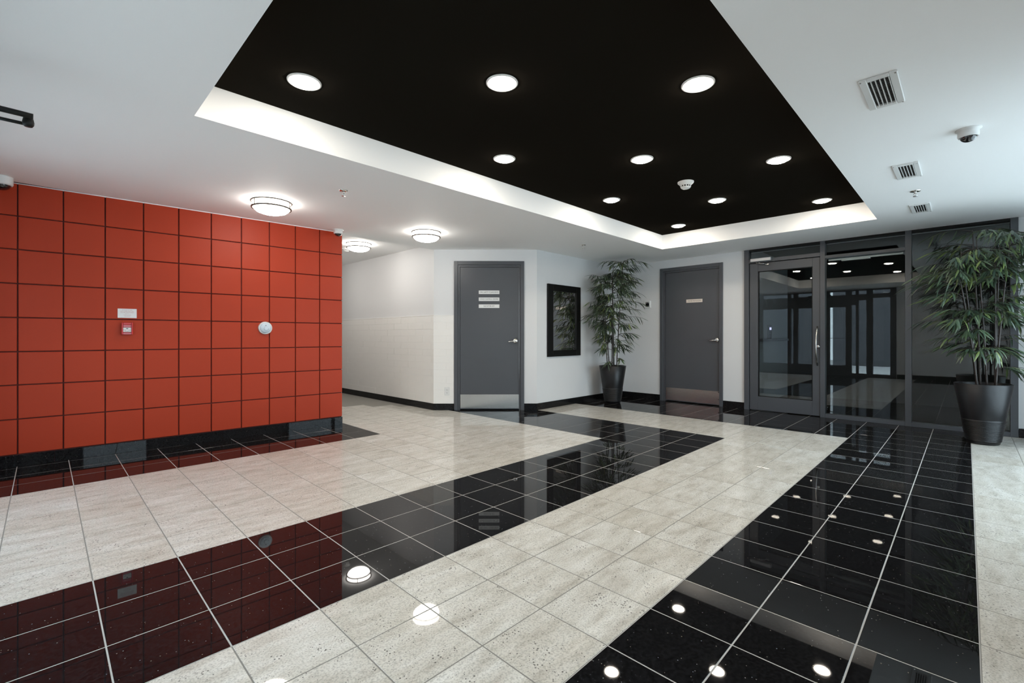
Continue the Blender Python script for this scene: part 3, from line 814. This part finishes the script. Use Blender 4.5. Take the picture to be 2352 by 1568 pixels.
def bamboo(name, label, base, rtop, rbot, ph, stems, sprays, leafL, limit, seed, nl, lw=1.0):
    rnd = random.Random(seed)
    t = thing(name, label, 'potted plant', (*base, 0), 0, 'bamboos in tall charcoal pots')
    prof = [(0, .002), (rbot * .96, .002), (rbot, .010)]
    z0, z1 = .03, ph * .40
    N = 16
    R = lambda z: rbot + (rtop - rbot) * (z / ph)
    prof.append((R(z0), z0))
    for i in range(N):
        za = z0 + (z1 - z0) * i / N; dz = (z1 - z0) / N
        prof += [(R(za) + .001, za + dz * .15), (R(za) + .008, za + dz * .45), (R(za) + .008, za + dz * .6), (R(za + dz), za + dz * .92)]
    prof += [(R(z1) + .002, z1 + .01), (rtop, ph - .004), (rtop - .004, ph), (rtop - .016, ph), (rtop - .020, ph - .006), (R(ph - .1) - .02, ph - .10)]
    MB().lathe(prof, 56).build('pot', M['pot'], t)
    MB().lathe([(R(ph - .08) - .012, ph - .085), (.12, ph - .075), (0, ph - .07)], 32).build('soil', M['soil'], t)
    variants = [leaf_mesh('leaf', leafL * a, leafL * b * lw, c, M['leaf']) for a, b, c in ((1, .058, .14), (1.12, .054, .24), (.85, .066, .10), (.95, .055, .36))]
    stem_pts = []
    for (x, y, h, dx, dy) in stems:
        pts = []
        m = 14
        for i in range(m + 1):
            q = i / m
            pts.append(Vector((x + dx * q ** 1.3, y + dy * q ** 1.3, ph - .09 + (h - ph + .09) * q)))
        rad = [.0088 - .0048 * i / m for i in range(m + 1)]
        mb = MB()
        mb.tube(pts, rad, 8)
        for i in range(2, m, 2):   # nodes
            p = pts[i]; mb.lathe([(rad[i] * .9, -.006), (rad[i] + .0025, -.002), (rad[i] + .0025, .002), (rad[i] * .9, .006)], 8, Matrix.Translation(p))
        so = mb.build('stem', M['stem'], t)
        stem_pts.append((pts, so))
    leaves = []
    for n in range(sprays):
        si = rnd.randrange(len(stems)) if n >= len(stems) else n
        pts, so = stem_pts[si]
        q = rnd.random() ** nl
        q = .06 + .94 * q if n >= len(stems) else .99
        f = q * (len(pts) - 1); i = min(int(f), len(pts) - 2)
        p = pts[i].lerp(pts[i + 1], f - i)
        off = Vector((p.x, p.y)); a0 = math.atan2(off.y, off.x)
        az = a0 + rnd.uniform(-1.5, 1.5) if rnd.random() < .75 else rnd.uniform(-PI, PI)
        ln = rnd.uniform(.16, .40) * (1.0 if q > .3 else .8)
        rise = rnd.uniform(.05, .30)
        dirv = Vector((math.cos(az), math.sin(az), 0))
        end = p + dirv * ln
        if not limit(end + dirv * leafL * .8):
            ln *= .35; end = p + dirv * ln
            if not limit(end + dirv * leafL * .6): continue
        tp = []
        for k in range(6):
            s_ = k / 5
            tp.append(p + dirv * (ln * s_) + Vector((0, 0, rise * ln * (2.2 * s_ - 1.9 * s_ * s_))))
        MB().tube(tp, [.004 - .0026 * k / 5 for k in range(6)], 5).build('twig', M['stem'], so)
        m = rnd.randint(9, 12)
        for k in range(m):
            s_ = .30 + .70 * (k + .5) / m
            ff = s_ * 5; ii = min(int(ff), 4)
            o = tp[ii].lerp(tp[ii + 1], ff - ii)
            side = 1 if k % 2 else -1
            ang = az + side * rnd.uniform(.15, .95) * (1.15 - .45 * s_)
            pitch = rnd.uniform(.05, .85)
            if k == m - 1: ang = az; pitch = .35
            mat = Matrix.Translation(o) @ Matrix.Rotation(ang, 4, 'Z') @ Matrix.Rotation(pitch, 4, 'Y') @ Matrix.Rotation(rnd.uniform(-.5, .5), 4, 'X')
            tip = mat @ Vector((leafL, 0, -leafL * .3))
            if not limit(tip): continue
            leaves.append((mat, rnd.randrange(4)))
    # the 300 leaves nearest the viewpoint are parts, the rest one mass
    bw = Vector((*base, 0))
    leaves.sort(key=lambda l: ((l[0].translation + bw) - Vector((0, 0, CAMZ))).length)
    for mat, v in leaves[:300]:
        o = put('leaf', variants[v], t); o.matrix_local = mat
    bm = bmesh.new()
    for mat, v in leaves[300:]:
        n0 = len(bm.verts); bm.from_mesh(variants[v]); bm.verts.ensure_lookup_table()
        for q in range(n0, len(bm.verts)): bm.verts[q].co = mat @ bm.verts[q].co
    me = bpy.data.meshes.new('leaf_mass'); bm.to_mesh(me); bm.free(); me.materials.clear(); me.materials.append(M['leaf_mass'])
    tag(put('leaf_mass', me, t), kind='stuff')
    return t

# offsets along the picture's right (rt) and away (fw) directions, in metres
def off(r, d): return (rt.x * r + fw.x * d, rt.y * r + fw.y * d)
def stems_of(spec):
    out = []
    for (r, d, h, r2, d2) in spec:
        x, y = off(r, d); dx, dy = off(r2, d2); out.append((x, y, h, dx, dy))
    return out
PR = (6.531, -.117)
def limR(p): return p.x + PR[0] < BX - .06 and p.z < CEIL - .03 and p.y + PR[1] > RY + .06
bamboo('potted_bamboo', 'large bamboo in charcoal pot at the right before the glazed entrance', PR, .213, .118, .594,
       stems_of([(-.075, -.02, 1.75, -.20, 0), (-.03, .03, 1.90, -.19, -.03), (.01, -.03, 2.05, -.09, .02), (.035, .06, 2.14, -.03, .05), (.08, -.04, 2.12, -.02, -.02), (.12, .0, 2.03, .08, .03), (.03, -.09, 2.02, .02, -.12)]),
       140, .160, limR, 3, .52, 1.2)
PL = (6.373, 4.025)
def limL(p): return p.x + PL[0] < BX - .05 and p.y + PL[1] < MY - .05 and p.z < CEIL - .03
bamboo('potted_bamboo', 'bamboo in charcoal pot in the corner between mirror and grey door', PL, .212, .122, .594,
       stems_of([(-.08, .0, 1.95, -.12, 0), (-.045, .04, 2.02, -.13, .03), (-.015, -.02, 2.18, .02, .0), (.03, .03, 2.10, -.02, .05), (.06, -.02, 2.24, .10, -.02), (.0, -.06, 2.0, -.04, -.08)]),
       175, .145, limL, 11, .55, 1.25)
